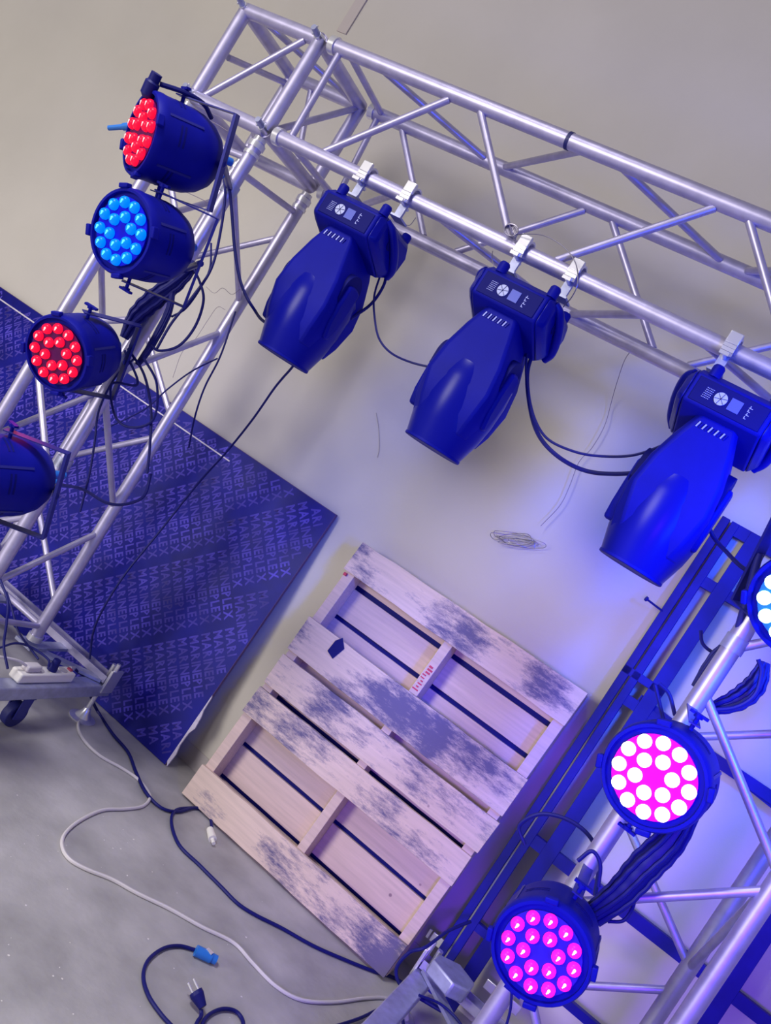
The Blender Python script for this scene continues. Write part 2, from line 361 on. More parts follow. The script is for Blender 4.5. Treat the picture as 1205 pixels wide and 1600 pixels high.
def par(facepx, dist, backpx, dot, kind, label, chordpt, roll=0.0, sc=.93, ya=None, group='par cans on the truss towers', knob=True):
    d = ray(*facepx).normalized(); Fp = CAM+d*dist
    c = -d
    bp = ray(*backpx).normalized(); s = (bp-d*bp.dot(d)); s = -s.normalized()
    f = (c*dot + s*math.sqrt(1-dot*dot)).normalized()
    up = Vector((0, 0, 1)); up = (up-f*up.dot(f)).normalized(); up = Matrix.Rotation(roll, 3, f) @ up
    X = up.cross(f)
    Mx = Matrix((X, up, f)).transposed().to_4x4(); Mx.translation = Fp
    root = bpy.data.objects.new('par_can', None); C.objects.link(root); Mx = Mx @ Matrix.Scale(sc, 4); root.matrix_world = Mx; root.empty_display_size = .05
    tag(root, label, 'stage light', group)
    I = Matrix.Identity(4)
    MB().lathe([(.100, -.006), (.100, -.012), (.116, -.012), (.116, 0.0), (.124, .0), (.128, -.008), (.130, -.03), (.128, -.036), (.127, -.135), (.123, -.165), (.108, -.205), (.084, -.235), (.058, -.252), (.0, -.255)], I, 48).build('housing', M['plastic'], root)
    # raised seams, cooling slots and the clips of the front rim
    for a in (35, 155, 215, 325):
        R = Matrix.Rotation(math.radians(a), 4, 'Z')
        MB().box(R@Vector((.1270, 0, -.09)), (.005, .008, .11), R.to_3x3()).build('seam', M['bracket'], root)
    for a in (60, 120, 180, 240, 300, 0):
        R = Matrix.Rotation(math.radians(a+12), 4, 'Z')
        sb = MB()
        for zz in (-.075, -.088):
            for t in range(-3, 4):
                R2 = Matrix.Rotation(math.radians(a+12+t*4), 4, 'Z'); sb.box(R2@Vector((.1262, 0, zz)), (.004, .0098, .006), R2.to_3x3())
        sb.build('vent_slot', M['deep'], root)
    for a in (0, 90, 180, 270):
        R = Matrix.Rotation(math.radians(a+20), 4, 'Z')
        MB().box(R@Vector((.131, 0, -.004)), (.014, .034, .022), R.to_3x3()).build('rim_clip', M['plastic'], root, bevel=.003)
    MB().cyl((0, 0, -.014), (0, 0, -.004), .1005, n=48).build('lens_plate', LM[kind][2], root)
    for rad, n in ((.084, 12), (.043, 6)):
        for i in range(n):
            a = 2*PI*(i+.5)/n; x, y = rad*math.cos(a), rad*math.sin(a)
            lb = MB().lathe([(.0172, -.004), (.0172, .003), (.0150, .0085), (.0100, .0125), (.005, .0142), (.0, .0146)], Matrix.Translation((x, y, 0)), 16)
            n0 = len(lb.f)
            # bright filament image seen in the lens: a crooked little bar
            for (ox, oy, w_, l_) in ((-.002, -.0035, .0030, .0075), (.0008, -.0005, .0052, .0040), (.0030, .0030, .0066, .0032)):
                Rm = Matrix.Rotation(.5, 3, 'Z')
                o_ = Rm@Vector((ox, oy, 0))
                lb.cyl((x+o_.x, y+o_.y, .0115), (x+o_.x, y+o_.y, .0152), w_*.72, w_*.5, n=8, mi=1)
            lb.build('lens', [LM[kind][0], LM[kind][1]], root)
    # yoke
    Pw = Vector(chordpt); Pl = Mx.inverted() @ Pw
    ang = math.atan2(Pl.x, -(Pl.z+.10)); ang = max(-1.2, min(1.2, ang)) if ya is None else ya
    dd = Vector((math.sin(ang), 0, -math.cos(ang))); sd = Vector((math.cos(ang), 0, math.sin(ang)))
    piv = Vector((0, 0, -.10)); reach = .180 if ya else .235
    yb = MB()
    for sy in (1, -1):
        a0 = piv+Vector((0, sy*.146, 0)); a1 = a0+dd*reach
        yb.bar(a0-dd*.02, a1, .030, .0035, (0, 1, 0))
    c0 = piv+Vector((0, .1475, 0))+dd*reach; c1 = piv+Vector((0, -.1475, 0))+dd*reach
    yb.bar(c0, c1, .030, .009, dd)
    yo = yb.build('yoke', M['bracket'], root)
    for sy in (1, -1):
        kb = MB().cyl(piv+Vector((0, sy*.12, 0)), piv+Vector((0, sy*.168, 0)), .006, n=10)
        kb.cyl(piv+Vector((0, sy*.162, 0)), piv+Vector((0, sy*.172, 0)), .012, n=12)
        kb.box(piv+Vector((0, sy*.170, 0)), (.048, .007, .014))
        kb.build('knob', M['plastic'], yo)
    cm = piv+dd*reach
    MB().cyl(cm, Pl, .011, n=10).build('clamp_arm', M['bracket'], root)
    # rear sockets with their plugs
    for (ox, oy, mm) in ((.02, .022, M['conn']), (-.012, -.02, M['conn'])):
        MB().cyl((ox, oy, -.245), (ox, oy, -.298), .015, .013, n=14).build('plug', mm, root)
    MB().cyl((.02, -.024, -.245), (.02, -.024, -.278), .013, n=14).build('socket', M['white'], root)
    # clamp ring round the truss tube (clamp of the lamp itself)
    inv = Mx.inverted()
    a = inv@(Pw+Vector((0, 0, -.02))); b_ = inv@(Pw+Vector((0, 0, .02)))
    MB().cyl(a, b_, .031, n=20).build('clamp', M['galv'], root)
    root['_w'] = 1
    return Mx
FRc = lambda z: (.35, 0, z)
P1 = par((219, 207), 2.72, (322, 250), .33, 'red', 'par can with red lenses at the very top left of the tower', FRc(2.02), ya=.85)
P2 = par((188, 361), 2.60, (283, 390), .69, 'blue', 'par can with glowing blue lenses, second from top on left tower', FRc(1.70), ya=.85)
P3 = par((87, 553), 2.86, (185, 541), .76, 'red', 'par can with red lenses in front of the dark plywood sheet', FRc(1.33), ya=.6)
P4 = par((-52, 739), 2.66, (60, 746), .40, 'magenta', 'par can cut by the left picture edge, lowest on left tower', FRc(.93), ya=.85)
P5 = par((1252, 950), 2.06, (1290, 930), .93, 'cyan', 'par can with white cyan lenses cut by the right picture edge', (2.44, 0, 1.60))
P6 = par((1021, 1215), 2.06, (1050, 1200), .965, 'white', 'par can with overexposed white lenses and face tinted by magenta glow on right tower', (2.44, 0, 1.25))
P7 = par((845, 1490), 2.16, (878, 1418), .915, 'magenta', 'par can with bright magenta lenses near the bottom right', (2.44, 0, .82), sc=.9)
def wp(Mx, v): return Mx @ Vector(v)
# light thrown by the lit par cans
for nm, Mx, col, e in (('red_par_beam', P1, (1, .02, .08), 3), ('blue_par_beam', P2, (.02, .2, 1), 4), ('red_par_beam', P3, (1, .02, .1), 3),
                       ('cyan_par_beam', P5, (.1, .5, 1), 10), ('magenta_par_beam', P6, (1, .05, .7), 14), ('magenta_par_beam', P7, (.9, .05, .8), 8)):
    a = wp(Mx, (0, 0, .03)); t = wp(Mx, (0, 0, 1)); lamp(nm, 'SPOT', a, t, e, col, .08, 2.2, .8)

# ------------------------------------------------------------------ moving heads
def moving_head(cx, label, clamps=(-.085, .09), yaw=0.0, cy=0.0):
    root = empty('moving_head_light', (cx, 0, ZB), label, 'stage light', 'moving head lights hung below the beam')
    T = Matrix.Translation((cx, cy, 0)) @ Matrix.Rotation(yaw, 4, 'Z')
    p = lambda x, y, z: T@Vector((x, y, z))
    # base: housing with sloping underside
    b = MB()
    prof = [(-.120, 2.130), (-.120, 2.055), (-.09, 2.040), (.05, 1.995), (.125, 2.030), (.135, 2.11), (.10, 2.155), (-.09, 2.150)]
    for k, (xa, xb) in enumerate([(-.105, .105)]):
        n = len(prof); vs = [p(xa, y, z) for y, z in prof]+[p(xb, y, z) for y, z in prof]
        b.add(vs, [(i, (i+1) % n, n+(i+1) % n, n+i) for i in range(n)]+[tuple(range(n-1, -1, -1)), tuple(range(n, 2*n))])
    base_ = b.build('base', M['plastic'], root, bevel=.006)
    for sx in (-1, 1):          # end caps with carry handle bulges
        b = MB(); inner = [(y*1.0, z) for y, z in prof]; cy0, cz0 = 0.0, 2.085
        outer = [(cy0+(y-cy0)*.78, cz0+(z-cz0)*.72) for y, z in prof]
        n = len(prof); vs = [p(sx*.105, y, z) for y, z in inner]+[p(sx*.128, y, z) for y, z in outer]
        f = [(i, (i+1) % n, n+(i+1) % n, n+i) for i in range(n)]+[tuple(range(n-1, -1, -1)), tuple(range(n, 2*n))]
        b.add(vs, f); ec = b.build('end_cap', M['plastic2'], root, bevel=.008)
        b = MB(); pts = smooth_path([p(sx*.116, -.085, 2.135), p(sx*.134, -.06, 2.120), p(sx*.140, .00, 2.085), p(sx*.134, .06, 2.045), p(sx*.118, .085, 2.02)], 5)
        b.tube(pts, [.010+.004*math.sin(i/len(pts)*PI) for i in range(len(pts))], 10); b.build('carry_handle', M['plastic2'], root)
        b = MB().cyl(p(sx*.126, -.02, 2.09), p(sx*.131, -.02, 2.09), .018, n=20); b.build('end_recess', M['deep'], ec)
    for (x, y) in ((-.07, -.095), (.098, -.095), (-.07, .09), (.098, .09)):
        MB().lathe([(.016, 2.14), (.016, 2.168), (.012, 2.174), (0, 2.175)], T@Matrix.Translation((x, y, 0)), 16).build('rubber_foot', M['plastic'], base_)
    # control panel: recessed dark plate, dial, screen, print
    yf = -.1205
    pp = MB().box(p(0, yf, 2.093), (.186, .004, .064), T.to_3x3()).build('control_panel', M['deep'], root, bevel=.0015)
    b = MB().cyl(p(-.022, yf-.001, 2.093), p(-.022, yf-.005, 2.093), .0165, n=32); dl = b.build('key_dial', mat('dial_print', (.50, .54, .78), .5), pp)
    b = MB()
    for a in (15, 75, 135):
        a = math.radians(a); b.bar(p(-.022-.016*math.cos(a), yf-.0055, 2.093-.016*math.sin(a)), p(-.022+.016*math.cos(a), yf-.0055, 2.093+.016*math.sin(a)), .001, .0012, (0, 1, 0))
    b.build('dial_line', M['deep'], dl)
    MB().box(p(.016, yf-.002, 2.093), (.030, .004, .032), T.to_3x3()).build('screen', M['screen'], pp)
    b = MB()
    for i in range(5):
        for j in range(6):
            b.box(p(-.066+i*.0042+j*.0006, yf-.002, 2.079+j*.0052), (.0026, .002, .0016), T.to_3x3())
    b.build('label_print', M['print'], pp); b = MB()
    for i, (dx, w_) in enumerate(((0, .006), (.0015, .009), (0, .007), (.001, .010))):
        b.box(p(.050+dx, yf-.002, 2.076+i*.0095), (w_, .002, .0018), T.to_3x3()); b.box(p(.050+dx-.002, yf-.002, 2.0795+i*.0095), (.002, .002, .005), T.to_3x3())
    b.build('panel_print', M['print'], pp)
    # yoke: column that widens down to the tilting head
    b = MB()
    secs = [(2.045, .056, -.10, .075), (1.98, .078, -.108, .095), (1.90, .100, -.112, .108), (1.82, .110, -.112, .112), (1.74, .106, -.100, .105), (1.69, .094, -.080, .09)]
    vs = []; fs = []
    for (z, hx, y0, y1) in secs:
        ch = .016 if z > 1.8 else .03
        vs += [p(-hx+ch, y0, z), p(hx-ch*.6, y0, z), p(hx, y0+ch, z), p(hx, y1-ch, z), p(hx-ch, y1, z), p(-hx+ch, y1, z), p(-hx, y1-ch, z), p(-hx, y0+ch, z)]
    for k in range(len(secs)-1):
        for i in range(8): fs.append((k*8+i, k*8+(i+1) % 8, (k+1)*8+(i+1) % 8, (k+1)*8+i))
    fs += [tuple(range(7, -1, -1)), tuple(range((len(secs)-1)*8, len(secs)*8))]
    b.add(vs, fs); yo = b.build('yoke', M['plastic'], root, bevel=.006)
    for i in range(10):
        x = -.038+i*.0082
        MB().box(p(x, -.1035, 2.018), (.0034, .006, .016), T.to_3x3() @ Matrix.Rotation(.25, 3, 'Y')).build('vent_fin', M['print'] if i % 2 == 0 else M['plastic2'], yo)
    # tilting head barrel
    b = MB().lathe([(.06, 1.93), (.10, 1.905), (.114, 1.88), (.1185, 1.83), (.116, 1.76), (.108, 1.70), (.0885, 1.628), (.082, 1.628), (.080, 1.645), (.0, 1.646)], T, 48)
    hd = b.build('head', M['plastic2'], root)
    MB().lathe([(.0, 1.642), (.079, 1.642), (.079, 1.647), (0, 1.650)], T, 40).build('front_lens', mat('dark_lens', (.02, .03, .3), .05), hd)
    b = MB().lathe([(.0895, 1.634), (.0915, 1.634), (.0915, 1.627), (.0885, 1.625), (.084, 1.626)], T, 48); b.build('lens_ring', M['plastic'], hd)
    # arched side recess and the petal shaped tilt cover
    ar = [(.050*math.cos(t), .052*math.sin(t)) for t in [PI*i/14 for i in range(15)]]
    for sx in (-1, 1):
        zc = 1.905 if sx > 0 else 1.87; ex = 0 if sx > 0 else .010
        Ms = T @ Matrix(((0, 0, sx, 0), (1, 0, 0, -.030), (0, 1, 0, zc), (0, 0, 0, 1)))
        b = MB().prism(ar+[(-.048, -.04), (-.02, -.07), (.02, -.07), (.048, -.04)], Ms, .060, .1075+ex); b.build('tilt_recess', M['deep'], yo)
        pet = [(.034*math.cos(t), .026+.012*math.sin(t)-.02) for t in [PI*i/10 for i in range(11)]]+[(-.036, -.06), (-.030, -.12), (-.012, -.165), (.012, -.165), (.030, -.12), (.036, -.06)]
        b = MB().prism(pet, Ms, .060, .119+ex*.6); b.build('tilt_cover', M['plastic'], yo, bevel=.008)
    # small badge
    MB().box(p(.080, -.081, 1.745), (.022, .006, .010), (T.to_3x3() @ Matrix.Rotation(.75, 3, 'Z'))).build('badge', M['print'], hd)
    # hook clamps over the tube
    for dx in clamps:
        x = cx+dx
        b = MB()
        n = 14; pts = [Vector((x, -.036*math.cos(t), ZB+.036*math.sin(t))) for t in [math.radians(-40+i*(220/n)) for i in range(n+1)]]
        for i in range(n): b.bar(pts[i], pts[i+1], .034, .006, (pts[i]-Vector((x, 0, ZB))))
        b.build('hook_clamp', M['alu_bright'], root)
        b = MB().box((x, -.008, 2.213), (.026, .010, .075)); b.box((x, 0, 2.178), (.045, .06, .006)); b.build('clamp_stem', M['galv'], root)
        b = MB().cyl((x-.0, -.05, 2.222), (x, .02, 2.222), .006, n=10); b.box((x, -.052, 2.222), (.026, .005, .010)); b.build('wing_bolt', M['alu_bright'], root)
        b = MB().box((x, -.032, ZB+.022), (.036, .014, .034)); b.build('clamp_pad', M['alu_bright'], root, bevel=.002)
    return root
moving_head(.880, 'moving head light hanging nearest the left tower, under the beam')
moving_head(1.475, 'middle one of the three moving head lights under the beam')
moving_head(2.128, 'moving head light nearest the right picture edge, most brightly blue lit', (-.088, .09))

# ------------------------------------------------------------------ plywood sheet leaning on the wall
def lean(bottom, y0, angle, z0):
    # local u along x, v up the board, w towards the room
    v = Vector((0, math.sin(angle), math.cos(angle))); wv = Vector((0, -math.cos(angle), math.sin(angle))); u = Vector((1, 0, 0))
    def P(a, b_, c): return Vector((bottom, y0, z0))+u*a+v*b_+wv*c
    return P
ang = math.asin(.115/1.23)
PP = lean(-1.53, .785, ang, .002)
ply = empty('plywood_sheet', PP(1.22, 0, 0), 'large dark film faced plywood sheet with repeated lettering leaning on the wall', 'plywood sheet')
th = .018
def slab(P, u0, u1, v0, v1, w0, w1): 
    return [P(u0, v0, w1), P(u1, v0, w1), P(u1, v0, w0), P(u0, v0, w0), P(u0, v1, w1), P(u1, v1, w1), P(u1, v1, w0), P(u0, v1, w0)]
MB().hexa(slab(PP, 0, 2.44, 0, 1.235, -th, 0)).build('sheet', M['sheet'], ply)
MB().hexa(slab(PP, 2.44, 2.4415, .0, 1.235, -th, 0)).build('right_edge', M['sheetedge'], ply)
MB().hexa(slab(PP, 0, 2.44, 1.235, 1.2375, -th, 0)).build('top_edge', M['sheetedge'], ply)
fc = bpy.data.curves.new('w', 'FONT'); fc.body = 'MARINEPLEX'; fc.size = .056; fc.space_character = 1.0
glyphs = []
for ch in 'MARINEPLEX':
    c1 = bpy.data.curves.new('g', 'FONT'); c1.body = ch; c1.size = .058; c1.resolution_u = 1; c1.offset = .0016
    o1 = bpy.data.objects.new('g', c1); me1 = o1.to_mesh()
    vs = [v.co.copy() for v in me1.vertices]; fs = [tuple(p_.vertices) for p_ in me1.polygons]
    wid = max(v.x for v in vs); mn = min(v.x for v in vs)
    glyphs.append((vs, fs, mn, wid)); o1.to_mesh_clear(); bpy.data.objects.remove(o1); bpy.data.curves.remove(c1)
bpy.data.curves.remove(fc)
ink = MB()
t_ = Vector((math.sqrt(.5), -math.sqrt(.5))); n_ = Vector((math.sqrt(.5), math.sqrt(.5)))
tot = sum(g[3]-g[2] for g in glyphs)+.0055*9; sx_ = .300/tot
pitch = .338; col = .0555
o2 = Vector((.5+1.53, .95))
for r in range(-60, 60):
    blk = (r//14) ; shift = (blk % 2)*.155 + blk*.03
    for k in range(-14, 14):
        s0 = k*pitch+shift; x = s0
        for (vs, fs, mn, wid) in glyphs:
            q = [o2+t_*(x+(v.x-mn)*sx_)+n_*(r*col+v.y) for v in vs]
            x += (wid-mn+.0055)*sx_
            if all(.004 < a.x < 2.436 and .004 < a.y < 1.231 for a in q):
                ink.add([PP(a.x, a.y, .0006) for a in q], fs)
ink.build('lettering', M['ink'], ply, smooth=False)
b = MB().hexa(slab(PP, 1.14, 1.87, 1.165, 1.171, 0, .002)); b.hexa(slab(PP, .18, .50, 1.18, 1.187, 0, .002))
b.build('edge_strip', M['strip'], ply)
b = MB()      # chipped pale strip on the lower part of the right edge
cp = [(2.4400, .02), (2.452, .0), (2.456, .06), (2.447, .10), (2.449, .16), (2.460, .19), (2.455, .24), (2.447, .27), (2.444, .33), (2.4400, .34)]
vs = [PP(a, v_, .001) for a, v_ in cp]+[PP(a, v_, -.006) for a, v_ in cp]; n = len(cp)
b.add(vs, [tuple(range(n)), tuple(range(2*n-1, n-1, -1))]+[(i, n+i, n+(i+1) % n, (i+1) % n) for i in range(n)]); b.build('chipped_edge', M['strip'], ply, smooth=False)

# ------------------------------------------------------------------ pallet
aP = math.asin(.110/1.2)
PL0 = lean(1.085, .690, aP, .013)
tiltx = .016
def PL(a, b_, c): q = PL0(a+b_*.030, b_, c); q.z += 0; return q
wood_front = wood('worn_deck_wood', (.72, .56, .48), (.13, .11, .22), 1, .085,
                  [(.58, 0, .775, .13, .34), (.50, 0, .80, .08, .1), (.33, 0, .62, .10, .12), (.97, 0, 1.15, .10, .24), (.62, 0, 1.15, .09, .2), (.03, 0, .48, .11, .22), (.00, 0, 1.17, .06, .2), (.47, 0, .46, .12, .16),
                   (.95, 0, .60, .12, .15), (.98, 0, .43, .10, .15), (.44, 0, .06, .05, .25), (.50, 0, .10, .07, .16), (.12, 0, .03, .08, .15), (.96, 0, .04, .12, .1), (.75, 0, .47, .08, .1), (.04, 0, .79, .05, .15)])
wood_back = wood('clean_deck_wood', (.67, .51, .45), (.25, .16, .22), 1, -.10)
pal = empty('wooden_pallet', PL(.51, 0, -.06), 'weathered pale wooden pallet standing on edge against the wall', 'pallet')
def board(nm, u0, u1, v0, v1, w0, w1, mt, jit=.0):
    j = [random.uniform(-jit, jit) for _ in range(8)]
    pts = [PL(u0+j[0], v0+j[4], w1), PL(u1+j[1], v0+j[5], w1), PL(u1+j[1], v0+j[5], w0), PL(u0+j[0], v0+j[4], w0), PL(u0+j[2], v1+j[6], w1), PL(u1+j[3], v1+j[7], w1), PL(u1+j[3], v1+j[7], w0), PL(u0+j[2], v1+j[6], w0)]
    q = MB()
    # subdivide along u for slightly ragged edges
    n = 12; vs = []
    for i in range(n+1):
        t = i/n; e1 = random.uniform(-jit, jit)*.6; e2 = random.uniform(-jit, jit)*.6
        for a_, b_, e in ((0, 1, e1), (3, 2, e1), (7, 6, e2), (4, 5, e2)):
            c_ = pts[a_].lerp(pts[b_], t); c_.z += e if 0 < i < n else 0; vs.append(c_)
    fs = [(3, 2, 1, 0), (n*4, n*4+1, n*4+2, n*4+3)]
    for i in range(n):
        for k in range(4): fs.append((i*4+k, i*4+(k+1) % 4, (i+1)*4+(k+1) % 4, (i+1)*4+k))
    q.add(vs, fs); return q.build(nm, mt, pal, bevel=.0015, smooth=False)
TK = .118
for v0, v1, mt in ((.0, .137, 0), (.390, .512, 0), (.537, .668, 0), (.692, .842, 0), (1.072, 1.207, 0)):
    board('deck_board', random.uniform(-.008, .006), 1.02+random.uniform(-.004, .012), v0, v1, -.017, 0, wood_front, .0035)
for v0, v1 in ((.004, .106), (.124, .261), (.279, .488), (.506, .700), (.716, .888), (.906, 1.028), (1.048, 1.200)):
    board('back_board', .003, 1.017, v0, v1, -TK, -TK+.015, wood_back, .001)
MB().hexa([PL(*a) for a in ((.006, .002, -TK-.001), (1.014, .002, -TK-.001), (1.014, .002, -TK-.007), (.006, .002, -TK-.007), (.006, 1.195, -TK-.001), (1.014, 1.195, -TK-.001), (1.014, 1.195, -TK-.007), (.006, 1.195, -TK-.007))]).build('gap_shade_sheet', M['deep'], pal)  # added dark sheet that paints the shade seen between the boards
for u0, u1 in ((.004, .048), (.492, .530), (.975, 1.018)):
    q = MB().hexa([PL(*a) for a in ((u0, .004, -.017), (u1, .004, -.017), (u1, .004, -TK+.015), (u0, .004, -TK+.015), (u0, 1.2, -.017), (u1, 1.2, -.017), (u1, 1.2, -TK+.015), (u0, 1.2, -TK+.015))])
    st = q.build('stringer', wood_back, pal, bevel=.002)
red = mat('red_paint', (.55, .03, .10), .6)
b = MB()
for i in range(9):
    v = .862+i*.0125; b.box(PL(.511+random.uniform(-.006, .006), v, -.0165), (random.uniform(.010, .026), .003, random.uniform(.004, .008)), Matrix.Rotation(-aP, 3, 'X'))
b.build('painted_mark', red, pal)
b = MB().box(PL(.012, 1.06, -.012), (.012, .012, .012)); b.build('painted_corner', red, pal)
# dark fabric tag stuck on the upper left of the pallet
b = MB().prism([(0, 0), (.035, -.012), (.052, .045), (.022, .075), (.004, .05)], Matrix.Translation(PL(.145, .78, .001)) @ Matrix(((1, 0, 0, 0), (0, math.sin(aP), -math.cos(aP), 0), (0, math.cos(aP), math.sin(aP), 0), (0, 0, 0, 1))), 0, .003)
b.build('dark_tag', M['deep'], pal)

# ------------------------------------------------------------------ dark steel frame behind the right tower
PF = lean(2.19, .80, math.asin(.09/2.0), .002)
fr = empty('steel_frame', PF(.5, 0, 0), 'tall dark steel frame of double uprights leaning behind the right tower', 'metal frame')
def fbar(nm, u0, u1, v0, v1, w0=-.03, w1=0, mt='frame'):
    q = MB().hexa(slab(PF, u0, u1, v0, v1, w0, w1)).build(nm, M[mt], fr, bevel=.002); return q
for u0, u1 in ((.0, .030), (.037, .066), (.108, .160), (.78, .83), (1.30, 1.36)):
    fbar('upright', u0, u1, .03 if u0 > .02 else .10, 2.0)
for v0, v1 in ((1.955, 2.0), (1.745, 1.785), (1.25, 1.29), (.655, .70), (.30, .33)):
    q = MB().hexa(slab(PF, .066, 1.30, v0, v1, -.028, -.002)).build('crossbar', M['frame'], fr)
fbar('crossbar', .0, .16, 1.345, 1.375)
MB().bar(PF(.10, 1.30, -.02), PF(.80, 1.24, -.02), .02, .03).build('crossbar', M['frame'], fr)
for u0, u1 in ((-.062, -.050), (-.045, .022), (.19, .33)):
    fbar('galvanised_flat', u0, u1, .165, .20, -.02, -.012, 'alu_bright')
b = MB().cyl(PF(.02, 1.60, -.01), PF(-.055, 1.605, .03), .004, n=10); b.cyl(PF(-.055, 1.605, .03), PF(-.062, 1.606, .033), .009, n=12)
b.build('screw', M['frame'], fr)

# ------------------------------------------------------------------ cables
def cable(pts, r, label, mt='cable', name='cable', cat='cable', sub=8, group=None, n=8):
    return tag(MB().tube(smooth_path(pts, sub), r, n).build(name, M[mt]), label, cat, group)
def yp(lst, y): return [onY(a, b_, (y if len(q) == 0 else q[0])) for a, b_, *q in lst]
# between the moving heads
cable(yp([(598, 420), (585, 462, .06), (586, 500, .05), (593, 530, .03), (612, 552, .02), (645, 567, .0), (690, 577, 0)], .08), .0035, 'thin cable sagging between the left and middle moving head lights')
cable(yp([(604, 420), (600, 445), (580, 475), (548, 498, .05)], .09), .005, 'thick cable from the left moving head light tucked behind its body')
cable(yp([(346, 260), (357, 285), (362, 330), (367, 390), (376, 440), (395, 480), (425, 508, .12), (520, 520, .13)], -.05), .0052, 'dark cable hanging from the topmost par can to the left moving head light')
cable(yp([(826, 540), (822, 575), (826, 615), (836, 655), (855, 685), (890, 703), (930, 712), (985, 712), (1030, 698), (1075, 676)], .03), .0038, 'upper thin one of the two cables sagging to the right moving head')
cable(yp([(835, 545), (824, 585), (829, 640), (842, 680), (868, 710), (905, 732), (945, 740), (1000, 737), (1060, 715)], .06), .0062, 'lower thick one of the two cables sagging to the right moving head')
cable(yp([(1108, 760), (1104, 800), (1113, 835), (1135, 862), (1165, 890), (1205, 905), (1260, 905)], .02), .0055, 'cable curving from right moving head over the steel frame')
cable(yp([(462, 560, .05), (458, 572, .12), (430, 605, .3), (395, 655, .45), (355, 705, .6), (310, 755, .66), (250, 830, .66), (190, 905, .62), (150, 975, .6), (140, 1030, .585)], .55), .0042, 'thin dark cable running straight down across the plywood sheet')
# loops at the left tower
cable(yp([(345, 258), (352, 300), (345, 360), (330, 420), (300, 465), (268, 505), (245, 545)], -.06), .0045, 'dark cable hugging the left tower below the topmost par can')
cable(yp([(298, 412), (312, 440), (318, 470), (305, 510), (280, 540), (250, 548), (236, 540)], -.07), .0045, 'cable loop hanging under the blue par can')
cable(yp([(330, 380), (328, 420), (312, 452), (290, 482), (268, 495)], -.05), .0035, 'thin cable draped beside the blue par can')
cable(yp([(200, 545), (225, 585), (236, 640), (234, 700), (230, 740)], -.08), .0045, 'cable dropping from the plug of the red par can')
cable(yp([(195, 548), (215, 600), (175, 600), (180, 650), (205, 668), (240, 655), (245, 600), (225, 560)], -.09), .0042, 'round cable loop behind the lower red par can')
cable(yp([(210, 560), (180, 590), (155, 640), (148, 690), (140, 740), (125, 800)], -.03), .0038, 'cable running down the front chord below the red par can')
cable(yp([(95, 757), (130, 765), (165, 785), (195, 788), (225, 775), (236, 740)], -.06), .005, 'cable sagging from the lowest left par can')
cable(yp([(368, 487, .34), (345, 555, .30), (320, 605, .3), (305, 650, .3), (295, 700, .32)], .3), .0035, 'cable clinging to the rear chord of the left tower')
cable(yp([(340, 560, .36), (300, 580, .3), (262, 608, .3), (225, 640, .3), (160, 672, .3)], .3), .0030, 'thin cable strung across the left tower above the plywood')
cable(yp([(0, 905), (12, 940), (10, 975), (6, 1010), (12, 1045)], .0), .0045, 'cable hanging in front of the left tower base')
cable(yp([(10, 925), (20, 955), (28, 985), (45, 1010), (60, 1030)], .25), .0040, 'cable passing through the left tower base')
cable(yp([(0, 1012), (25, 1005), (50, 1012), (75, 1030), (76, 1042)], .25), .0045, 'cable looping down to the plug on the power strip')
# bundle of wrapped cables on the left tower
def bundle(pts, rs, label, y):
    p_ = smooth_path(yp(pts, y), 8); k = len(p_)
    rr = [rs[0]+(rs[1]-rs[0])*math.sin(PI*min(1, max(0, i/(k-1))))*(.9+.1*math.sin(i*1.7)) for i in range(k)]
    root = MB().tube(p_, [r*.72 for r in rr], 14).build('cable_bundle', M['tapedark'] if 0 else M['cable'])
    tag(root, label, 'cable bundle')
    for j in range(7):
        ph = j*2*PI/7; q = []
        for i, c_ in enumerate(p_):
            d = (p_[min(i+1, k-1)]-p_[max(i-1, 0)]).normalized(); u = d.cross(Vector((0, 1, .2))).normalized(); w_ = d.cross(u)
            a = ph+i*.025; q.append(c_+(u*math.cos(a)+w_*math.sin(a))*rr[i]*.78)
        MB().tube(q, .0062, 8).build('strand', M['cable'], root)
bundle([(306, 412), (276, 440), (240, 468), (212, 496), (194, 528)], (.012, .040), 'fat bundle of dark cables tied to the left tower under the blue par can', -.06)
bundle([(270, 455), (262, 490), (236, 540), (215, 570)], (.004, .010), 'slim bundle of dark cables along the left tower chord', -.06)
bundle([(1075, 1268), (1048, 1312), (1010, 1352), (972, 1395), (925, 1432)], (.030, .046), 'fat bundle of dark cables on the right tower below the white par can', -.05)
bundle([(1190, 900), (1165, 985), (1120, 1030), (1088, 1075)], (.010, .022), 'bundle of dark cables above the white par can on the right tower', .03)
bundle([(1195, 1035), (1180, 1070), (1150, 1095), (1105, 1110)], (.010, .032), 'dark cable coil hanging right of the tower beside the frame', .05)
cable(yp([(820, 1320), (812, 1290), (845, 1272), (890, 1282), (925, 1312), (935, 1355), (930, 1400)], .2), .006, 'cable arching over the magenta par can')
cable(yp([(903, 1345), (925, 1330), (938, 1350), (935, 1385)], -.1), .005, 'short cable behind the magenta par can')
cable(yp([(950, 1440), (975, 1438), (990, 1415), (988, 1398)], -.04), .0045, 'small cable loop on the bright brace of the right tower')
cable(yp([(1048, 1310), (1062, 1312), (1064, 1298), (1056, 1288)], -.05), .0045, 'tiny cable loop under the white par can')
cable(yp([(1024, 1070), (1030, 1095), (1037, 1125)], .02), .005, 'left cable entering the white par can from above')
cable(yp([(1030, 1068), (1046, 1085), (1055, 1118)], .02), .005, 'right cable entering the white par can from above')
cable(yp([(1095, 985), (1098, 1005), (1112, 1018), (1125, 1020), (1150, 1000)], .1), .0045, 'cable hook beside the bundle on the right tower')
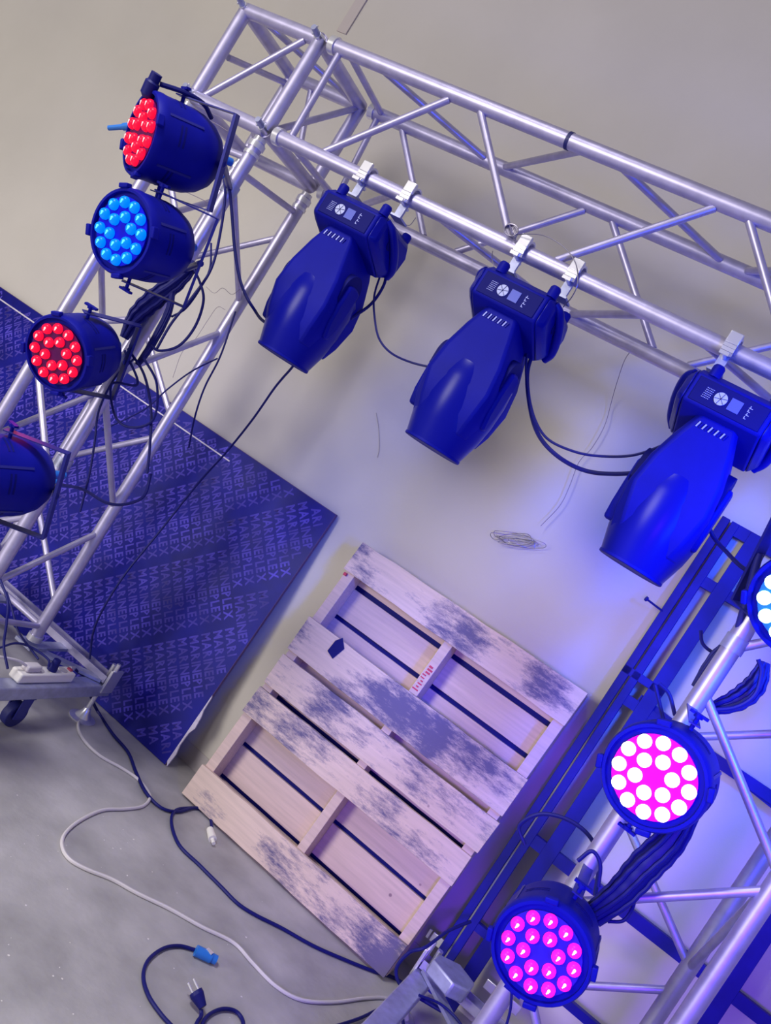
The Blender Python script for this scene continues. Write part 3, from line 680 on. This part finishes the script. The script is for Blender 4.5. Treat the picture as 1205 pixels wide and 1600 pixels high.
cable(yp([(1105, 1110), (1150, 1105), (1180, 1085), (1190, 1050), (1185, 1030)], .0), .0055, 'cable ring round the upper right tower chord')
cable(yp([(800, 1545), (798, 1575), (792, 1600), (780, 1640)], -.05), .0035, 'thin cable dangling from the magenta par can')
# safety wires
cable(yp([(797, 368, -.03), (820, 366, -.06), (850, 368, -.08), (880, 385, -.09), (899, 410, -.09), (903, 440, -.09), (895, 462, -.07), (880, 480, -.03)], 0), .0016, 'steel safety wire looped from the clamp of the middle moving head', 'steelwire', 'safety_wire', 'wire')
cable(yp([(770, 392), (769, 405), (773, 420)], .02), .0013, 'short steel safety wire at the left of the middle moving head', 'steelwire', 'safety_wire', 'wire')
b = MB()
q0 = onY(800, 362, -.04)
for i in range(5):
    b.tube(smooth_path([q0+Vector((math.cos(t+i)*.022, -.01+i*.003, math.sin(t+i*.7)*.018)) for t in [2*PI*k/8 for k in range(9)]], 4), .0018, 6)
tag(b.build('shackle', M['steelwire']), 'steel carabiner and wire knot above the middle moving head clamp', 'carabiner')
for a_, b_ in (((305, 148), (360, 200)), ((252, 289), (332, 316))):
    pass
cable(yp([(310, 182), (335, 192), (356, 205)], -.1), .0012, 'thin wire by the yoke of the topmost par can', 'thinwire', 'wire', 'wire')
cable(yp([(254, 289), (290, 300), (325, 316)], -.1), .0012, 'thin twin wire under the topmost par can', 'thinwire', 'wire', 'wire')
# black cable plugged into the top red par can and its plug sticking out
cable([wp(P1, (.0, .15, -.02)), wp(P1, (.02, .155, -.09)), wp(P1, (.01, .150, -.16)), wp(P1, (-.02, .125, -.21))], .007, 'black cord lying along the top of the topmost red par can')
pl = MB().lathe([(.010, -.05), (.020, -.04), (.021, -.005), (.016, .0), (.016, .022), (.0, .024)], Matrix.Translation(wp(P1, (.0, .150, .00))) @ Vector((.2, -.3, 1)).to_track_quat('Z', 'Y').to_matrix().to_4x4(), 16).build('cable_plug', M['cable'])
tag(pl, 'round black plug standing on top of the topmost red par can', 'plug')
a = onY(222, 196, -.42); b_ = onY(170, 200, -.42)
q = MB().cyl(a, a.lerp(b_, .55), .012, .011, n=14); q.cyl(a.lerp(b_, .5), b_, .0085, .0075, n=12)
tag(q.build('cable_plug', M['conn']), 'slim blue plug sticking out left of the topmost red par can', 'plug')
# loose wires on the wall
cable(yp([(1005, 538, .37), (980, 556, .5), (965, 595, .8), (955, 630, .9), (945, 665, .9), (925, 700, .9), (905, 722, .9), (890, 760, .9), (875, 790, .9), (845, 822, .9)], .9), .0012, 'very thin wire hanging from the beam down the wall', 'thinwire', 'wire', 'wire')
b = MB(); q0 = onY(815, 848, .915)
for i in range(6):
    rr = random.uniform(.04, .085); pts = [q0+Vector((math.cos(t)*rr*1.1+random.uniform(-.012, .012)-.02*(i % 3), -random.uniform(.0, .02), (math.sin(t)*rr*.25+math.cos(t)*rr*.45+random.uniform(-.012, .012)))) for t in [2*PI*k/7+i for k in range(8)]]
    b.tube(smooth_path(pts, 4), .0012, 5)
tag(b.build('wire_tangle', M['steelwire']), 'small tangle of thin wire hanging on the wall above the pallet', 'wire tangle')
cable(yp([(588, 645), (592, 670), (593, 700), (590, 715)], .926), .0008, 'hair thin wire on the wall between the moving heads', 'thinwire', 'wire', 'wire')
cable(yp([(322, 448), (335, 458), (348, 450), (362, 460), (375, 452)], .2), .0008, 'curly hair thin wire beside the rear chord of the tower', 'thinwire', 'wire', 'wire')
cable(yp([(352, 484), (340, 480), (325, 500), (305, 530), (285, 550), (270, 590)], .3), .0008, 'hair thin wire trailing down behind the left tower', 'thinwire', 'wire', 'wire')
cable(yp([(600, 100, .0), (640, 345, .0)][:0] or [(628, 348, .05), (640, 352, .05), (650, 340, .05)], .05), .001, 'tiny wire end near the clamp of left moving head', 'thinwire', 'wire', 'wire')

# ------------------------------------------------------------------ on the floor
def fl(lst, z): return [onZ(a, b_, z) for a, b_ in lst]
wcab = [onZ(110, 1043, .20), onZ(128, 1046, .17), onZ(144, 1065, .14), onZ(146, 1090, .10), onZ(141, 1102, .06)] + fl([(128, 1118), (122, 1135), (130, 1155), (155, 1180), (190, 1200), (215, 1217), (230, 1235), (234, 1248), (222, 1260), (195, 1264), (160, 1266), (125, 1282), (102, 1302), (97, 1322), (108, 1342), (135, 1358), (175, 1374), (215, 1396), (265, 1420), (315, 1448), (365, 1473), (395, 1505), (430, 1540), (470, 1562), (520, 1566), (570, 1560), (605, 1560), (628, 1575), (635, 1600), (630, 1640)], .006)
cable(wcab, .0058, 'long white cable snaking over the floor from the power strip', 'cable_w')
bcab = [onZ(118, 1046, .19), onZ(136, 1062, .16), onZ(142, 1088, .10)] + fl([(152, 1110), (175, 1145), (200, 1175), (212, 1205), (228, 1238), (252, 1262), (278, 1268), (306, 1262), (326, 1272), (331, 1292), (328, 1300)], .008)
cable(bcab, .0062, 'dark cable along the floor ending in a grey plug by the pallet')
cable(fl([(300, 1262), (275, 1266), (268, 1285), (280, 1320), (312, 1352), (345, 1385), (372, 1412), (400, 1430), (440, 1450), (490, 1478), (540, 1500), (585, 1518), (620, 1530), (660, 1560), (700, 1585), (730, 1630)], .007), .0062, 'dark cable lying along the foot of the pallet')
a = onZ(328, 1296, .014); b_ = onZ(334, 1318, .014)
q = MB().cyl(a, a.lerp(b_, .7), .013, .016, n=14); q.cyl(a.lerp(b_, .7), b_, .007, n=10)
tag(q.build('cable_plug', M['white']), 'grey plug on dark cable end beside the pallet foot', 'plug')
cable(fl([(304, 1484), (280, 1478), (255, 1482), (232, 1500), (224, 1525), (232, 1555), (252, 1585), (275, 1610), (300, 1640)], .007), .0055, 'dark power lead curving on the floor to the blue connector')
a = onZ(306, 1485, .016); b_ = onZ(338, 1500, .016); 
q = MB().cyl(a, a.lerp(b_, .75), .016, n=18); q.cyl(a.lerp(b_, .75), b_, .0135, n=18)
cn = q.build('cable_plug', M['conn']); tag(cn, 'bright blue power connector lying on the floor', 'plug')
q = MB().box(a.lerp(b_, .55)+Vector((0, 0, .016)), (.022, .012, .004)); q.build('latch', M['alu_bright'], cn)
# mains plug with two pins
a = onZ(300, 1572, .018); b_ = onZ(318, 1552, .018)
dirp = (b_-a).normalized(); sd = Vector((0, 0, 1)).cross(dirp)
a = onZ(317, 1574, .022); dirp = Vector((-.93, .10, .30)).normalized(); b_ = a+dirp*.034; sd = (Vector((0, .15, 1))-dirp*dirp.dot(Vector((0, .15, 1)))).normalized()
q = MB().cyl(a, b_, .011, .019, n=18); q.cyl(b_, b_+dirp*.010, .019, .018, n=18)
mp_ = q.build('mains_plug', M['cable']); tag(mp_, 'black mains plug with two metal pins on the floor', 'plug')
for s_ in (-1, 1):
    MB().cyl(b_+sd*s_*.0095+dirp*.01, b_+sd*s_*.0095+dirp*.040, .0030, n=10).build('pin', M['alu_bright'], mp_)
cable([a+Vector((0, 0, -.008))]+fl([(314, 1588), (306, 1604), (310, 1640)], .008), .0055, 'black lead of the mains plug on the floor')
cable(fl([(310, 1620), (322, 1590), (345, 1577), (368, 1580), (380, 1597), (378, 1625)], .008), .0055, 'black cable coil at the bottom edge of the floor')
cable(fl([(510, 1608), (560, 1592), (600, 1575), (625, 1582), (632, 1610)], .013), .0055, 'dark cable arc beside the white cable at the bottom edge')
cable(yp([(735, 1440, .7), (700, 1455, .6), (665, 1480, .5), (640, 1488, .5), (620, 1512, .5), (625, 1538, .5), (650, 1556, .5), (690, 1580, .5)], .6), .006, 'dark cable looping over the corner of the right tower base')
cable(fl([(655, 1555), (690, 1570), (720, 1600), (740, 1640)], .2), .0045, 'thin cable on top of the right tower base')
# paint flecks on the floor
fleck = mat('paint_fleck', (.75, .72, .72), .7)
b = MB()
for i in range(46):
    px, py = random.uniform(0, 420), random.uniform(1230, 1600)
    c_ = onZ(px, py, .0008); r_ = random.uniform(.0012, .004)
    b.add([c_+Vector((math.cos(t)*r_*random.uniform(.6, 1.3), math.sin(t)*r_, 0)) for t in [2*PI*k/6 for k in range(6)]], [tuple(range(6))])
tag(b.build('paint_flecks', fleck, smooth=False), 'tiny white paint flecks scattered over the grey floor', 'paint flecks', kind='stuff')

# power strip on the base beam
c0 = onZ(32, 1050, .205); c1 = onZ(108, 1044, .205)
c0 = Vector((.555, .115, .180)); c1 = Vector((.555, .395, .180))
ps = empty('power_strip', (c0+c1)/2, 'white power strip lying on the base beam of the left tower', 'power strip')
MB().bar(c0+Vector((0, 0, .020)), c1+Vector((0, 0, .020)), .056, .038).build('body', M['white'], ps, bevel=.006)
for k in range(4):
    c_ = c0.lerp(c1, .16+k*.22)+Vector((0, 0, .0385))
    MB().cyl(c_, c_+Vector((0, 0, .003)), .018, n=20).build('socket', mat('socket_grey', (.45, .42, .45), .5), ps)
MB().box(c0.lerp(c1, .95)+Vector((0, 0, .042)), (.020, .012, .008)).build('switch', mat('switch_red', (.4, .05, .1), .4), ps)
c_ = c0.lerp(c1, .60)+Vector((0, 0, .040))
q = MB().cyl(c_, c_+Vector((0, 0, .045)), .019, .014, n=16); tag(q.build('mains_plug', M['cable']), 'dark plug standing in the white power strip', 'plug')
c_ = c0.lerp(c1, .16)+Vector((0, 0, .040))
q = MB().bar(c_+Vector((0, -.02, .012)), c_+Vector((0, .05, .012)), .036, .024); tag(q.build('mains_plug', M['cable_w'], bevel=.006), 'pale flat plug in the white power strip', 'plug')
cable([c_+Vector((0, -.02, .02)), c_+Vector((-.01, -.07, .035)), c_+Vector((-.04, -.15, .03)), c_+Vector((-.09, -.25, .0))], .005, 'white lead of the flat plug at the left edge', 'cable_w')

for o in bpy.data.objects:
    for k in ('_o', '_w'):
        if k in o: del o[k]
